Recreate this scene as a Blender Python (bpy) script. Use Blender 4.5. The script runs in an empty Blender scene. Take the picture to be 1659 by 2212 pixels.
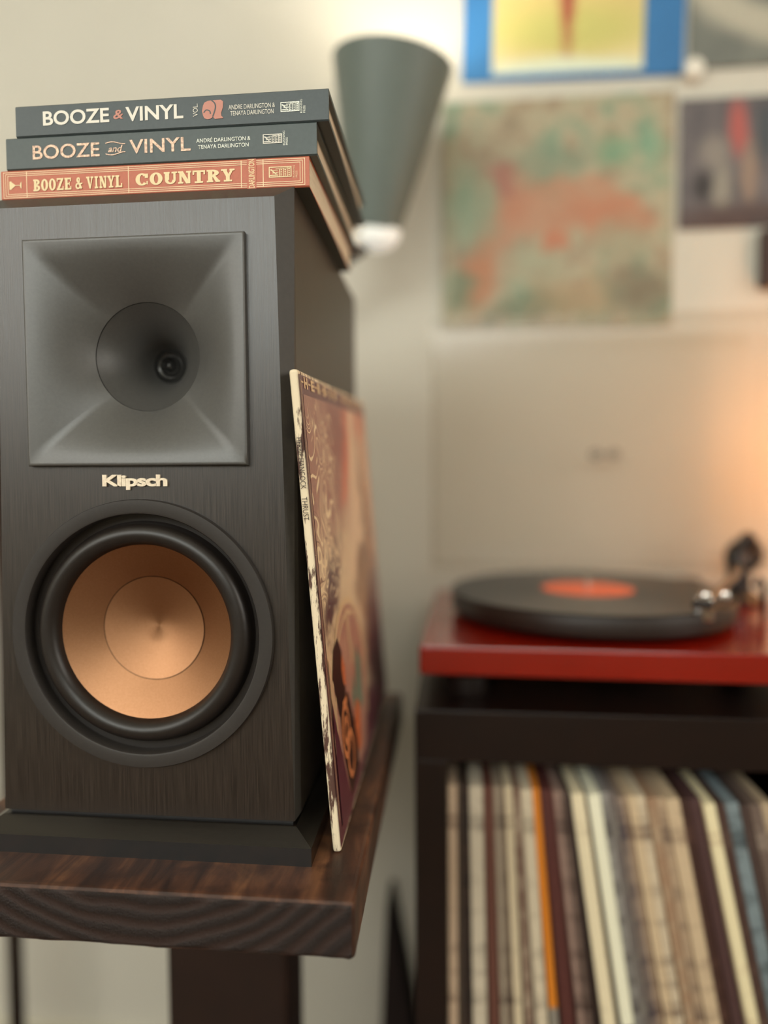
import bpy, bmesh, math, random
from mathutils import Matrix, Vector
random.seed(7)
SC = bpy.context.scene
COL = SC.collection
PI = math.pi

# ------------------------------------------------------------------ camera
cam_d = bpy.data.cameras.new('camera')
cam = bpy.data.objects.new('camera', cam_d); COL.objects.link(cam); SC.camera = cam
CAM = Vector((.1997, -.4257, .2223)); YAW, PITCH, ROLL, FPX = -.0965, -.0507, -.0047, 1481.6
fwd = Vector((math.sin(YAW)*math.cos(PITCH), math.cos(YAW)*math.cos(PITCH), math.sin(PITCH)))
rt = Vector((math.cos(YAW), -math.sin(YAW), 0)); up = rt.cross(fwd)
rt, up = rt*math.cos(ROLL)+up*math.sin(ROLL), -rt*math.sin(ROLL)+up*math.cos(ROLL)
m = Matrix((rt, up, -fwd)).transposed().to_4x4(); m.translation = CAM
cam.matrix_world = m
cam_d.sensor_fit = 'VERTICAL'; cam_d.sensor_height = 24.0; cam_d.sensor_width = 18.0
cam_d.lens = FPX/2212*24.0
cam_d.clip_start = .01
cam_d.dof.use_dof = True; cam_d.dof.focus_distance = .436; cam_d.dof.aperture_fstop = cam_d.lens/19.5

# ------------------------------------------------------------------ world, light, exposure
w = bpy.data.worlds.new('world'); SC.world = w; w.use_nodes = True
w.node_tree.nodes['Background'].inputs[0].default_value = (.90, .86, .78, 1)
w.node_tree.nodes['Background'].inputs[1].default_value = .02
SC.view_settings.view_transform = 'Standard'; SC.view_settings.look = 'None'
SC.view_settings.gamma = 1.0; SC.view_settings.use_curve_mapping = False
SC.view_settings.exposure = -.20

def area(name, loc, target, sx, sy, power, color):
    l = bpy.data.lights.new(name, 'AREA'); l.shape = 'RECTANGLE'; l.size = sx; l.size_y = sy
    l.energy = power; l.color = color
    o = bpy.data.objects.new(name, l); COL.objects.link(o); o.location = loc
    o.rotation_euler = (Vector(target)-Vector(loc)).to_track_quat('-Z', 'Y').to_euler()
    return o
# daylight through the window in the left wall and a second one behind the camera
area('window_daylight', (-1.70, -1.65, .95), (.0, -.05, .2), 1.25, 1.15, 25, (1.0, .96, .88))
area('window_daylight_front', (-.05, -2.62, 1.20), (.1, 0, .35), 2.6, .95, 63, (.96, 1.0, .95))  # placed and widened for sheen on the upper baffle and fill on the wall
area('right_fill_light', (2.28, -.70, .75), (.1, .1, .2), 1.2, 1.1, 22, (1.0, .94, .86))  # added fill from the right, lifts the leaning sleeve and page edges
SC.cycles.max_bounces = 6; SC.cycles.diffuse_bounces = 4; SC.cycles.glossy_bounces = 3; SC.cycles.transmission_bounces = 4
SC.cycles.use_adaptive_sampling = True; SC.cycles.adaptive_threshold = .06; SC.cycles.adaptive_min_samples = 16
SC.cycles.caustics_reflective = False; SC.cycles.caustics_refractive = False

# ------------------------------------------------------------------ helpers
def srgb(r, g, b):
    f = lambda c: ((c/255)/12.92 if c/255 <= .04045 else ((c/255+.055)/1.055)**2.4)
    return (f(r), f(g), f(b), 1)

class NT:
    def __init__(s, name):
        s.m = bpy.data.materials.new(name); s.m.use_nodes = True
        s.t = s.m.node_tree; s.b = s.t.nodes['Principled BSDF']; s.out = s.t.nodes['Material Output']
    def n(s, kind, **kw):
        nd = s.t.nodes.new(kind)
        for k, v in kw.items():
            if k.startswith('_'): setattr(nd, k[1:], v)
        return nd
    def link(s, a, b): s.t.links.new(a, b)
    def coord(s, kind='Object', scale=(1, 1, 1), loc=(0, 0, 0), rot=(0, 0, 0)):
        c = s.n('ShaderNodeTexCoord'); mp = s.n('ShaderNodeMapping')
        mp.inputs['Scale'].default_value = scale; mp.inputs['Location'].default_value = loc
        mp.inputs['Rotation'].default_value = rot
        s.link(c.outputs[kind], mp.inputs[0]); return mp.outputs[0]
    def noise(s, vec, scale, detail=3, rough=.5, dist=0):
        nd = s.n('ShaderNodeTexNoise'); nd.inputs['Scale'].default_value = scale
        nd.inputs['Detail'].default_value = detail; nd.inputs['Roughness'].default_value = rough
        nd.inputs['Distortion'].default_value = dist
        s.link(vec, nd.inputs['Vector']); return nd
    def ramp(s, fac, stops, interp='LINEAR'):
        r = s.n('ShaderNodeValToRGB'); r.color_ramp.interpolation = interp
        els = r.color_ramp.elements
        while len(els) < len(stops): els.new(.5)
        for e, (p, c) in zip(els, stops): e.position = p; e.color = c
        s.link(fac, r.inputs[0]); return r.outputs[0]
    def mixc(s, fac, a, b, mode='MIX'):
        x = s.n('ShaderNodeMix'); x.data_type = 'RGBA'; x.blend_type = mode
        for v, i in ((fac, 0), (a, 6), (b, 7)):
            if hasattr(v, 'links'): s.link(v, x.inputs[i])
            else: x.inputs[i].default_value = v
        return x.outputs[2]
    def math(s, op, a, b=None, c=None):
        x = s.n('ShaderNodeMath'); x.operation = op
        for i, v in enumerate((a, b, c)):
            if v is None: continue
            if hasattr(v, 'links'): s.link(v, x.inputs[i])
            else: x.inputs[i].default_value = v
        return x.outputs[0]
    def bump(s, h, strength=.2, dist=.001):
        x = s.n('ShaderNodeBump'); x.inputs['Strength'].default_value = strength
        x.inputs['Distance'].default_value = dist; s.link(h, x.inputs['Height'])
        s.link(x.outputs[0], s.b.inputs['Normal'])
    def set(s, **kw):
        for k, v in kw.items():
            i = s.b.inputs[k.replace('_', ' ')]
            if hasattr(v, 'links'): s.link(v, i)
            else: i.default_value = v
        return s

MC = {}
def plain(name, col, rough=.5, metal=0, var=.06, scale=60, bump=.0, spec=.5, coat=0):
    """procedural colour: slight noise variation on a base colour"""
    if name in MC: return MC[name]
    t = NT(name); v = t.coord()
    nz = t.noise(v, scale, 4)
    lo = tuple(max(0, c*(1-var)) for c in col[:3])+(1,); hi = tuple(min(1, c*(1+var)) for c in col[:3])+(1,)
    t.set(Base_Color=t.ramp(nz.outputs[0], [(.3, lo), (.7, hi)]), Roughness=rough, Metallic=metal)
    t.b.inputs['Specular IOR Level'].default_value = spec
    if coat: t.b.inputs['Coat Weight'].default_value = coat; t.b.inputs['Coat Roughness'].default_value = .08
    if bump: t.bump(nz.outputs[0], bump, .001)
    MC[name] = t.m; return t.m

def props(o, label=None, cat=None, group=None, kind=None):
    if label: o['label'] = label
    if cat: o['category'] = cat
    if group: o['group'] = group
    if kind: o['kind'] = kind
    return o

def thing(name, label, cat, loc=(0, 0, 0), rotz=0, group=None):
    o = bpy.data.objects.new(name, None); o.empty_display_size = .02; COL.objects.link(o)
    o.location = loc; o.rotation_euler = (0, 0, rotz)
    return props(o, label, cat, group)

def mat_of(o):
    return Matrix.Translation(o.location) @ o.rotation_euler.to_matrix().to_4x4()
def world_of(o):
    mm = mat_of(o)
    if o.parent: mm = world_of(o.parent) @ o.matrix_parent_inverse @ mm
    return mm

def link(name, me, mats, parent=None, local=False, smooth=False):
    o = bpy.data.objects.new(name, me); COL.objects.link(o)
    for x in (mats if isinstance(mats, (list, tuple)) else [mats]): me.materials.append(x)
    if smooth:
        for p in me.polygons: p.use_smooth = True
    if parent:
        o.parent = parent
        if not local: o.matrix_parent_inverse = world_of(parent).inverted()
    return o

def pyobj(name, vs, fs, mats, parent=None, local=False, smooth=False):
    me = bpy.data.meshes.new(name); me.from_pydata(vs, [], fs); me.update()
    return link(name, me, mats, parent, local, smooth)

def bmobj(name, bm, mats, parent=None, local=False, smooth=False):
    me = bpy.data.meshes.new(name); bm.to_mesh(me); bm.free()
    return link(name, me, mats, parent, local, smooth)

def bm_box(bm, x0, x1, y0, y1, z0, z1, bev=0, seg=2):
    r = bmesh.ops.create_cube(bm, size=1)
    vs = r['verts']
    for v in vs:
        v.co = Vector((x0+(v.co.x+.5)*(x1-x0), y0+(v.co.y+.5)*(y1-y0), z0+(v.co.z+.5)*(z1-z0)))
    if bev:
        es = list({e for v in vs for e in v.link_edges})
        bmesh.ops.bevel(bm, geom=es, offset=bev, segments=seg, profile=.5, affect='EDGES')

def box(name, x0, x1, y0, y1, z0, z1, mats, parent=None, bev=0, local=False, seg=2):
    bm = bmesh.new(); bm_box(bm, x0, x1, y0, y1, z0, z1, bev, seg)
    return bmobj(name, bm, mats, parent, local)

def lathe(name, prof, mats, parent=None, axis='Z', center=(0, 0, 0), seg=64, local=False, smooth=True, rot=None):
    vs, fs = [], []
    n = len(prof)
    for i in range(seg):
        a = 2*PI*i/seg
        for r, h in prof:
            c, s = r*math.cos(a), r*math.sin(a)
            v = Vector((c, s, h)) if axis == 'Z' else Vector((c, h, s))
            if rot: v = rot @ v
            vs.append(v+Vector(center))
    for i in range(seg):
        j = (i+1) % seg
        for k in range(n-1):
            f = (i*n+k, j*n+k, j*n+k+1, i*n+k+1)
            fs.append(f if axis == 'Z' else f[::-1])
    me = bpy.data.meshes.new(name); me.from_pydata([tuple(v) for v in vs], [], fs)
    bm = bmesh.new(); bm.from_mesh(me); bmesh.ops.remove_doubles(bm, verts=bm.verts, dist=1e-6)
    bm.to_mesh(me); bm.free()
    o = link(name, me, mats, parent, local, smooth)
    if smooth:
        try: me.set_sharp_from_angle(angle=math.radians(38))
        except Exception: pass
    return o

def tube(name, pts, rad, mats, parent=None, seg=12, local=False):
    pts = [Vector(p) for p in pts]; vs, fs = [], []
    rads = rad if isinstance(rad, (list, tuple)) else [rad]*len(pts)
    for i, p in enumerate(pts):
        d = (pts[min(i+1, len(pts)-1)]-pts[max(i-1, 0)]).normalized()
        a = d.orthogonal().normalized() if i == 0 else (a-d*a.dot(d)).normalized()
        b = d.cross(a)
        for k in range(seg):
            t = 2*PI*k/seg; vs.append(tuple(p+(a*math.cos(t)+b*math.sin(t))*rads[i]))
    for i in range(len(pts)-1):
        for k in range(seg):
            l = (k+1) % seg; fs.append((i*seg+k, i*seg+l, (i+1)*seg+l, (i+1)*seg+k))
    fs.append(tuple(range(seg))[::-1]); fs.append(tuple((len(pts)-1)*seg+k for k in range(seg)))
    return pyobj(name, vs, fs, mats, parent, local, True)

def curve_pts(ctrl, n=24):
    """Catmull-Rom through control points"""
    P = [Vector(c) for c in ctrl]; P = [P[0]*2-P[1]]+P+[P[-1]*2-P[-2]]
    out = []
    for i in range(1, len(P)-2):
        for k in range(n):
            t = k/n
            out.append(.5*((2*P[i])+(P[i+1]-P[i-1])*t+(2*P[i-1]-5*P[i]+4*P[i+1]-P[i+2])*t*t+(3*P[i]-P[i-1]-3*P[i+1]+P[i+2])*t**3))
    out.append(P[-2]); return out

def text_mesh(s, bold=0.0, extrude=0.0, spacing=1.0, shear=0.0):
    c = bpy.data.curves.new('t', 'FONT'); c.body = s; c.offset = bold; c.extrude = extrude
    c.space_character = spacing; c.shear = shear; c.resolution_u = 4
    o = bpy.data.objects.new('t', c); COL.objects.link(o)
    dg = bpy.context.evaluated_depsgraph_get(); dg.update()
    me = bpy.data.meshes.new_from_object(o.evaluated_get(dg))
    bpy.data.objects.remove(o); bpy.data.curves.remove(c)
    return me

def fit_pts(me, x0, x1, z0, z1, vert=False):
    """scale a flat mesh into the rectangle; vert turns it to read bottom to top"""
    co = [v.co.copy() for v in me.vertices]
    if vert: co = [Vector((-c.y, c.x, c.z)) for c in co]
    ax, bx_ = min(c.x for c in co), max(c.x for c in co)
    ay, by_ = min(c.y for c in co), max(c.y for c in co)
    for v, c in zip(me.vertices, co):
        v.co = Vector((x0+(c.x-ax)/(bx_-ax)*(x1-x0), z0+(c.y-ay)/(by_-ay)*(z1-z0), c.z))
    me.update()

def print_on(name, me, mats, parent, y=None, frame=None, label=None):
    """stand a flat mesh (x, z in its plane) up on a face: y = plane facing -Y, frame = 4x4 matrix"""
    M = frame if frame else Matrix(((1, 0, 0, 0), (0, 0, -1, y), (0, 1, 0, 0), (0, 0, 0, 1)))
    me.transform(M)
    o = link(name, me, mats, parent)
    if label: o['label'] = label
    return o

def rects_mesh(rs):
    vs, fs = [], []
    for r in rs:
        if len(r) == 4 and not hasattr(r[0], '__len__'):
            x0, y0, x1, y1 = r; q = [(x0, y0), (x1, y0), (x1, y1), (x0, y1)]
        else: q = r
        ar = sum(q[i][0]*q[(i+1) % len(q)][1]-q[(i+1) % len(q)][0]*q[i][1] for i in range(len(q)))
        if ar < 0: q = q[::-1]
        fs.append(tuple(range(len(vs), len(vs)+len(q)))); vs += [(a, b, len(fs)*1.5e-6) for a, b in q]
    me = bpy.data.meshes.new('p'); me.from_pydata(vs, [], fs); me.update(); return me

# --- slab-serif letters made of stems, bowls and serifs, unit cell 0..1
def arc(cx, cy, rx, ry, tx, ty, a0, a1, n=14):
    q = []
    for i in range(n):
        a, b = math.radians(a0+(a1-a0)*i/n), math.radians(a0+(a1-a0)*(i+1)/n)
        q.append([(cx+rx*math.cos(a), cy+ry*math.sin(a)), (cx+rx*math.cos(b), cy+ry*math.sin(b)),
                  (cx+(rx-tx)*math.cos(b), cy+(ry-ty)*math.sin(b)), (cx+(rx-tx)*math.cos(a), cy+(ry-ty)*math.sin(a))])
    return q
def slab(ch):
    S, h = .34, .14      # stem width, slab thickness
    if ch == 'B': return [(.1, 0, .1+S, 1), (0, 0, .45, h), (0, 1-h, .45, 1), (.3, .45, .55, .57)]+arc(.45, .755, .47, .245, S, h, -90, 90)+arc(.45, .26, .53, .26, S, h, -90, 90)
    if ch == 'O': return arc(.5, .5, .5, .5, S, h, 0, 360, 28)
    if ch == 'C': return arc(.5, .5, .5, .5, S, h, 40, 320, 24)+[(.72, .6, .98, .95), (.85, .08, .95, .36)]
    if ch == 'Z': return [(.02, 1-h, .95, 1), (.02, 0, .98, h), [(.08, h), (.42, h), (.93, 1-h), (.59, 1-h)], (.02, .72, .16, 1), (.84, 0, .98, .3)]
    if ch == 'E': return [(.1, 0, .1+S, 1), (0, 0, .95, h), (0, 1-h, .93, 1), (.3, .44, .68, .56), (.82, 0, .95, .3), (.8, .7, .93, 1), (.62, .36, .74, .64)]
    if ch == 'V': return [[(.08, 1), (.40, 1), (.62, .12), (.44, 0)], [(.94, 1), (.76, 1), (.48, 0), (.62, 0)], (0, 1-h, .5, 1), (.62, 1-h, 1.02, 1)]
    if ch == 'I': return [(.3, 0, .7, 1), (.1, 0, .9, h), (.1, 1-h, .9, 1)]
    if ch == 'N': return [(.1, 0, .28, 1), (.76, 0, .94, 1), [(.05, 1), (.38, 1), (.94, 0), (.62, 0)], (0, 0, .4, h), (0, 1-h, .3, 1), (.62, 1-h, 1.02, 1)]
    if ch == 'Y': return [(.36, 0, .66, .48), [(.06, 1), (.38, 1), (.64, .42), (.36, .42)], [(.96, 1), (.78, 1), (.44, .42), (.66, .42)], (0, 1-h, .46, 1), (.64, 1-h, 1.03, 1), (.2, 0, .82, h)]
    if ch == 'L': return [(.12, 0, .12+S, 1), (0, 0, .95, h), (0, 1-h, .56, 1), (.8, 0, .95, .34)]
    if ch == 'U': return [(.08, .35, .08+S, 1), (.74, .35, .92, 1), (0, 1-h, .46, 1), (.6, 1-h, 1.04, 1)]+arc(.5, .36, .42, .36, .26, h, 180, 360)
    if ch == 'T': return [(.35, 0, .65, 1), (.02, 1-h, .98, 1), (.02, .66, .15, 1), (.85, .66, .98, 1), (.18, 0, .82, h)]
    if ch == 'R': return [(.1, 0, .1+S, 1), (0, 0, .5, h), (0, 1-h, .45, 1), (.3, .44, .5, .56), [(.42, .5), (.66, .5), (.96, h), (.7, 0)], (.68, 0, 1.02, h)]+arc(.45, .74, .48, .26, S, h, -90, 90)
    if ch == '&': return arc(.42, .76, .27, .24, .16, h, 0, 360, 20)+arc(.38, .27, .38, .27, .22, h, 60, 330, 20)+[[(.16, .78), (.36, .86), (.98, .1), (.74, 0)], (.66, .42, 1.0, .53), [(.74, .5), (.88, .5), (.66, .16), (.52, .2)]]
    return []
def slab_text(s, gap=.14, wid=None):
    out, x = [], 0
    for ch in s:
        if ch == ' ': x += .42; continue
        wd = (wid or {}).get(ch, .62 if ch == 'I' else 1.0)
        for q in slab(ch):
            if len(q) == 4 and not hasattr(q[0], '__len__'):
                q = [(q[0], q[1]), (q[2], q[1]), (q[2], q[3]), (q[0], q[3])]
            out.append([(x+a*wd, b) for a, b in q])
        x += wd+gap
    return rects_mesh(out)

# ------------------------------------------------------------------ materials
def wall_mat():
    t = NT('plaster'); v = t.coord(); nz = t.noise(v, 3, 4); fine = t.noise(v, 260, 3)
    t.set(Base_Color=t.ramp(nz.outputs[0], [(.3, srgb(210, 205, 191)), (.7, srgb(217, 212, 199))]), Roughness=.75)
    t.bump(fine.outputs[0], .12, .0006); return t.m
M_WALL = wall_mat()
M_CEIL = plain('ceiling_paint', srgb(228, 224, 210), .9, var=.02, scale=3)
M_TRIM = plain('trim_paint', srgb(214, 208, 190), .5, var=.03, scale=8)
def floor_mat():
    t = NT('floor_boards'); v = t.coord('Object', (1, 9, 1)); nz = t.noise(v, 6, 5)
    t.set(Base_Color=t.ramp(nz.outputs[0], [(.3, srgb(92, 70, 52)), (.7, srgb(128, 100, 76))]), Roughness=.45)
    return t.m
M_FLOOR = floor_mat()

def ash_mat():
    t = NT('black_ash_veneer'); v = t.coord('Object', (1, 1, .018))
    s1 = t.noise(v, 1500, 5, .6); v2 = t.coord('Object', (1, 1, .06)); s2 = t.noise(v2, 420, 3)
    h = t.math('ADD', s1.outputs[0], t.math('MULTIPLY', s2.outputs[0], .6))
    t.set(Base_Color=t.ramp(s1.outputs[0], [(.38, (.009, .0052, .0036, 1)), (.62, (.030, .020, .014, 1))]),
          Roughness=t.math('MULTIPLY_ADD', s1.outputs[0], .2, .26))
    t.b.inputs['Specular IOR Level'].default_value = .85
    t.bump(h, .30, .0004); return t.m
M_ASH = ash_mat()
M_TRIMBLK = plain('satin_black_paint', (.040, .036, .032, 1), .42, var=.1, scale=300, bump=.03)
M_VINYLBLK = plain('black_cabinet_vinyl', (.034, .026, .020, 1), .38, var=.15, scale=200, bump=.05)
M_HORN = plain('black_horn_rubber', (.075, .072, .067, 1), .40, var=.08, scale=500, bump=.03, spec=.8)
M_RUBBER = plain('black_rubber', (.016, .012, .010, 1), .38, var=.1, scale=400)
M_RING = plain('matte_black_ring', (.030, .025, .022, 1), .5, var=.08, scale=600, bump=.03)
M_THROAT = plain('dark_throat', (.010, .008, .0075, 1), .35)
M_BULLET = plain('grey_phase_plug', (.05, .048, .045, 1), .25, metal=.6)
def copper_mat():
    t = NT('spun_copper'); v = t.coord(); nz = t.noise(v, 900, 2)
    tg = t.n('ShaderNodeTangent'); tg.direction_type = 'RADIAL'; tg.axis = 'Y'
    t.set(Base_Color=t.ramp(nz.outputs[0], [(.3, (.37, .185, .094, 1)), (.7, (.41, .21, .11, 1))]), Metallic=1.0, Roughness=.46, Anisotropic=.55)
    t.link(tg.outputs[0], t.b.inputs['Tangent']); return t.m
M_COPPER = copper_mat()
M_BADGE = plain('pale_copper_badge', (.95, .78, .60, 1), .32, metal=.25, var=.12, scale=500)

# ------------------------------------------------------------------ room
FZ = -.7530; WY = .56
def struct(o): o['kind'] = 'structure'; return o
struct(box('floor', -1.8, 2.4, -2.7, WY+.1, FZ-.05, FZ, M_FLOOR))
struct(box('ceiling', -1.8, 2.4, -2.7, WY+.1, 1.75, 1.8, M_CEIL))
struct(box('wall_back', -1.8, 2.4, WY, WY+.1, FZ, 1.75, M_WALL))
struct(box('wall_left', -1.9, -1.8, -2.7, WY+.1, FZ, 1.75, M_WALL))
struct(box('wall_right', 2.4, 2.5, -2.7, WY+.1, FZ, 1.75, M_WALL))
struct(box('wall_front', -1.8, 2.4, -2.8, -2.7, FZ, 1.75, M_WALL))
struct(box('baseboard_back', -1.8, 2.4, WY-.014, WY, FZ, -.634, M_TRIM, bev=.003))
M_PANE = plain('window_pane', srgb(226, 232, 228), .15, var=.02)
def window(name, axis, pos, a0, a1, z0, z1):
    """frame with a pane in a wall plane; axis 'X' for the side wall, 'Y' for the wall behind the camera"""
    g = .05
    def bar(nm, p0, p1, q0, q1, mt, par=None, d0=0, d1=.03):
        if axis == 'X': return box(nm, pos+d0, pos+d1, p0, p1, q0, q1, mt, par)
        return box(nm, p0, p1, pos+d0, pos+d1, q0, q1, mt, par)
    r = struct(bar(name, a0, a1, z0, z1, M_PANE, None, .0, .008))
    bar('window_frame', a0-g, a0, z0-g, z1+g, M_TRIM, r); bar('window_frame', a1, a1+g, z0-g, z1+g, M_TRIM, r)
    bar('window_frame', a0, a1, z0-g, z0, M_TRIM, r); bar('window_frame', a0, a1, z1, z1+g, M_TRIM, r)
    bar('window_bar', (a0+a1)/2-.015, (a0+a1)/2+.015, z0, z1, M_TRIM, r)
window('window_1', 'X', -1.8, -2.3, -1.0, .35, 1.55)
window('window_2', 'Y', -2.7, -1.35, 1.25, .72, 1.68)  # unseen; position and width follow the front light's effect
window('added_window_right', 'X', 2.37, -1.30, -.10, .20, 1.30)  # unseen window, added to go with the right-hand fill

# ------------------------------------------------------------------ loudspeaker
H, CC, DC, WT, WB, WC, DEP = .3965, .0103, .0124, .0911, .0995, .101, .2886
SHZ = -.0225
spk = thing('bookshelf_speaker', 'black bookshelf loudspeaker with copper woofer cone and square horn, on the wooden board', 'speaker', (0, .14, SHZ))
# cabinet shell, open behind the baffle
t_ = H+CC
pyobj('cabinet', [(-WC, DC, 0), (WC, DC, 0), (WC, DC, t_), (-WC, DC, t_), (-WC, DEP, 0), (WC, DEP, 0), (WC, DEP, t_), (-WC, DEP, t_)],
      [(0, 4, 5, 1), (1, 5, 6, 2), (2, 6, 7, 3), (3, 7, 4, 0), (4, 7, 6, 5)], M_VINYLBLK, spk)
HW, HZ0, HZ1 = .0728, .2304, .3747
HCZ = (HZ0+HZ1)/2; HHZ = (HZ1-HZ0)/2
WCZ, WR = .1211, .0879
bm = bmesh.new()
def loop(pts):
    vs = [bm.verts.new(p) for p in pts]
    return [bm.edges.new((vs[i], vs[(i+1) % len(vs)])) for i in range(len(vs))], vs
e1, _ = loop([(-WB, 0, 0), (WB, 0, 0), (WT, 0, H), (-WT, 0, H)])
e2, _ = loop([(-HW+.001, 0, HZ0+.001), (HW-.001, 0, HZ0+.001), (HW-.001, 0, HZ1-.001), (-HW+.001, 0, HZ1-.001)])
e3, _ = loop([((WR-.001)*math.cos(2*PI*i/72), 0, WCZ+(WR-.001)*math.sin(2*PI*i/72)) for i in range(72)])
bmesh.ops.triangle_fill(bm, use_beauty=True, use_dissolve=False, edges=e1+e2+e3)
for f_ in bm.faces:
    f_.normal_update()
    if f_.normal.y > 0: f_.normal_flip()
bmobj('baffle', bm, M_ASH, spk)
A = [(-WB, 0, 0), (WB, 0, 0), (WT, 0, H), (-WT, 0, H)]; B = [(-WC, DC, 0), (WC, DC, 0), (WC, DC, t_), (-WC, DC, t_)]
pyobj('chamfered_edge', A+B, [(i, i+4, (i+1) % 4+4, (i+1) % 4) for i in (1, 2, 3)]+[(0, 4, 5, 1)], M_TRIMBLK, spk)

# square-to-round horn
def horn():
    NT_, vs, fs = 128, [], []
    rows = []
    def ring(fn): rows.append([fn(2*PI*i/NT_) for i in range(NT_)])
    def sq(a, h, v):
        k = 1/max(abs(math.cos(a)), abs(math.sin(a)))
        return k*math.cos(a)*h, k*math.sin(a)*v
    def lip(inset, y):
        def f(a):
            x, z = sq(a, HW-inset, HHZ-inset); return (x, y, HCZ+z)
        return f
    ring(lip(0, .002)); ring(lip(0, -.0034)); ring(lip(.0004, -.0042)); ring(lip(.0011, -.0045)); ring(lip(.0022, -.0044))
    n = 18
    for i in range(1, n+1):
        s = i/n
        def f(a, s=s):
            x, z = sq(a, HW-.0022, HHZ-.0022)
            cx, cz = .0358*math.cos(a), .0358*math.sin(a)
            w_ = s**.72
            d = -.0044+.0204*(s**1.12)
            return (x*(1-w_)+cx*w_, d, HCZ+z*(1-w_)+cz*w_)
        ring(f)
    for r_ in rows: vs += r_
    for k in range(len(rows)-1):
        for i in range(NT_):
            j = (i+1) % NT_
            fs.append((k*NT_+i, k*NT_+j, (k+1)*NT_+j, (k+1)*NT_+i))
    o = pyobj('horn', vs, fs, M_HORN, spk, smooth=True)
    o['label'] = 'square black horn flaring out from a round throat'
    try: o.data.set_sharp_from_angle(angle=math.radians(50))
    except Exception: pass
    return o
hn = horn()
lathe('throat', [(.0360, .0172), (.0356, .0166), (.0352, .0172), (.031, .0225), (.025, .030), (.0195, .0385), (.0148, .047), (.0124, .0545)], M_HORN, hn, 'Y', (0, 0, HCZ))
lathe('diaphragm', [(.0124, .0545), (.0108, .0535), (.0098, .0520), (.0090, .0535), (.0078, .0540), (.0066, .0520), (.0056, .0512), (.0046, .0530), (.0036, .0545), (.0024, .0520), (.0012, .0508), (0, .0506)], M_BULLET, hn, 'Y', (0, 0, HCZ), 40)
# woofer
lathe('woofer_ring', [(WR, .001), (WR, -.0030), (.0873, -.0042), (.0800, -.0044), (.0788, -.0040), (.0782, -.0030), (.0782, .0065), (.0725, .0072)], M_RING, spk, 'Y', (0, 0, WCZ), 96)
roll = [(.0782, .0062), (.0735, .0066)]+[(.0652+.0072*math.cos(a), .0045-.0085*math.sin(a)) for a in [PI*i/14 for i in range(15)]]+[(.0572, .0060)]
lathe('rubber_surround', roll, M_RUBBER, spk, 'Y', (0, 0, WCZ), 96)
cone = lathe('woofer_cone', [(.0580, .0046), (.0520, .0079), (.0440, .0124), (.0355, .0172)], M_COPPER, spk, 'Y', (0, 0, WCZ), 128)
cone['label'] = 'spun copper woofer cone'
lathe('dust_cap', [(.0351, .0176), (.0349, .0169), (.026, .0196), (.013, .0230), (.0, .0256)], M_COPPER, cone, 'Y', (0, 0, WCZ), 128)
lathe('seam', [(.0358, .0180), (.0350, .0190)], M_THROAT, cone, 'Y', (0, 0, WCZ), 64)
# raised name badge
me = text_mesh('Klipsch', bold=.036, extrude=.06, spacing=.92)
fit_pts(me, -.0243, .0192, .2149, .2247)
zmin = min(v.co.z for v in me.vertices); zmax = max(v.co.z for v in me.vertices)
for v in me.vertices: v.co.z = (v.co.z-zmin)/(zmax-zmin)*.0016-.0002
print_on('name_badge', me, M_BADGE, spk, 0, label='pale copper raised lettering')
# plinth below the cabinet: recessed neck, sloping shoulder, upright foot
WP, DP = .1128, .0125
neck = box('neck', -.0975, .0975, .004, DEP-.004, -.0035, .0005, M_THROAT, spk)
pv = []
for hx, yf, yb, z in ((.1003, .0004, DEP+.001, -.0032), (WP, -DP, DEP+.012, -.0107), (WP, -DP, DEP+.012, SHZ)):
    pv += [(-hx, yf, z), (hx, yf, z), (hx, yb, z), (-hx, yb, z)]
pf = [(0, 1, 2, 3), (11, 10, 9, 8)]
for k in (0, 4):
    for i in range(4):
        j = (i+1) % 4; pf.append((k+i, k+4+i, k+4+j, k+j))
pl = pyobj('plinth', pv, pf, plain('satin_plinth', (.007, .0052, .0042, 1), .25, var=.1, scale=300, bump=.03, spec=1.0), spk)

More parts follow.
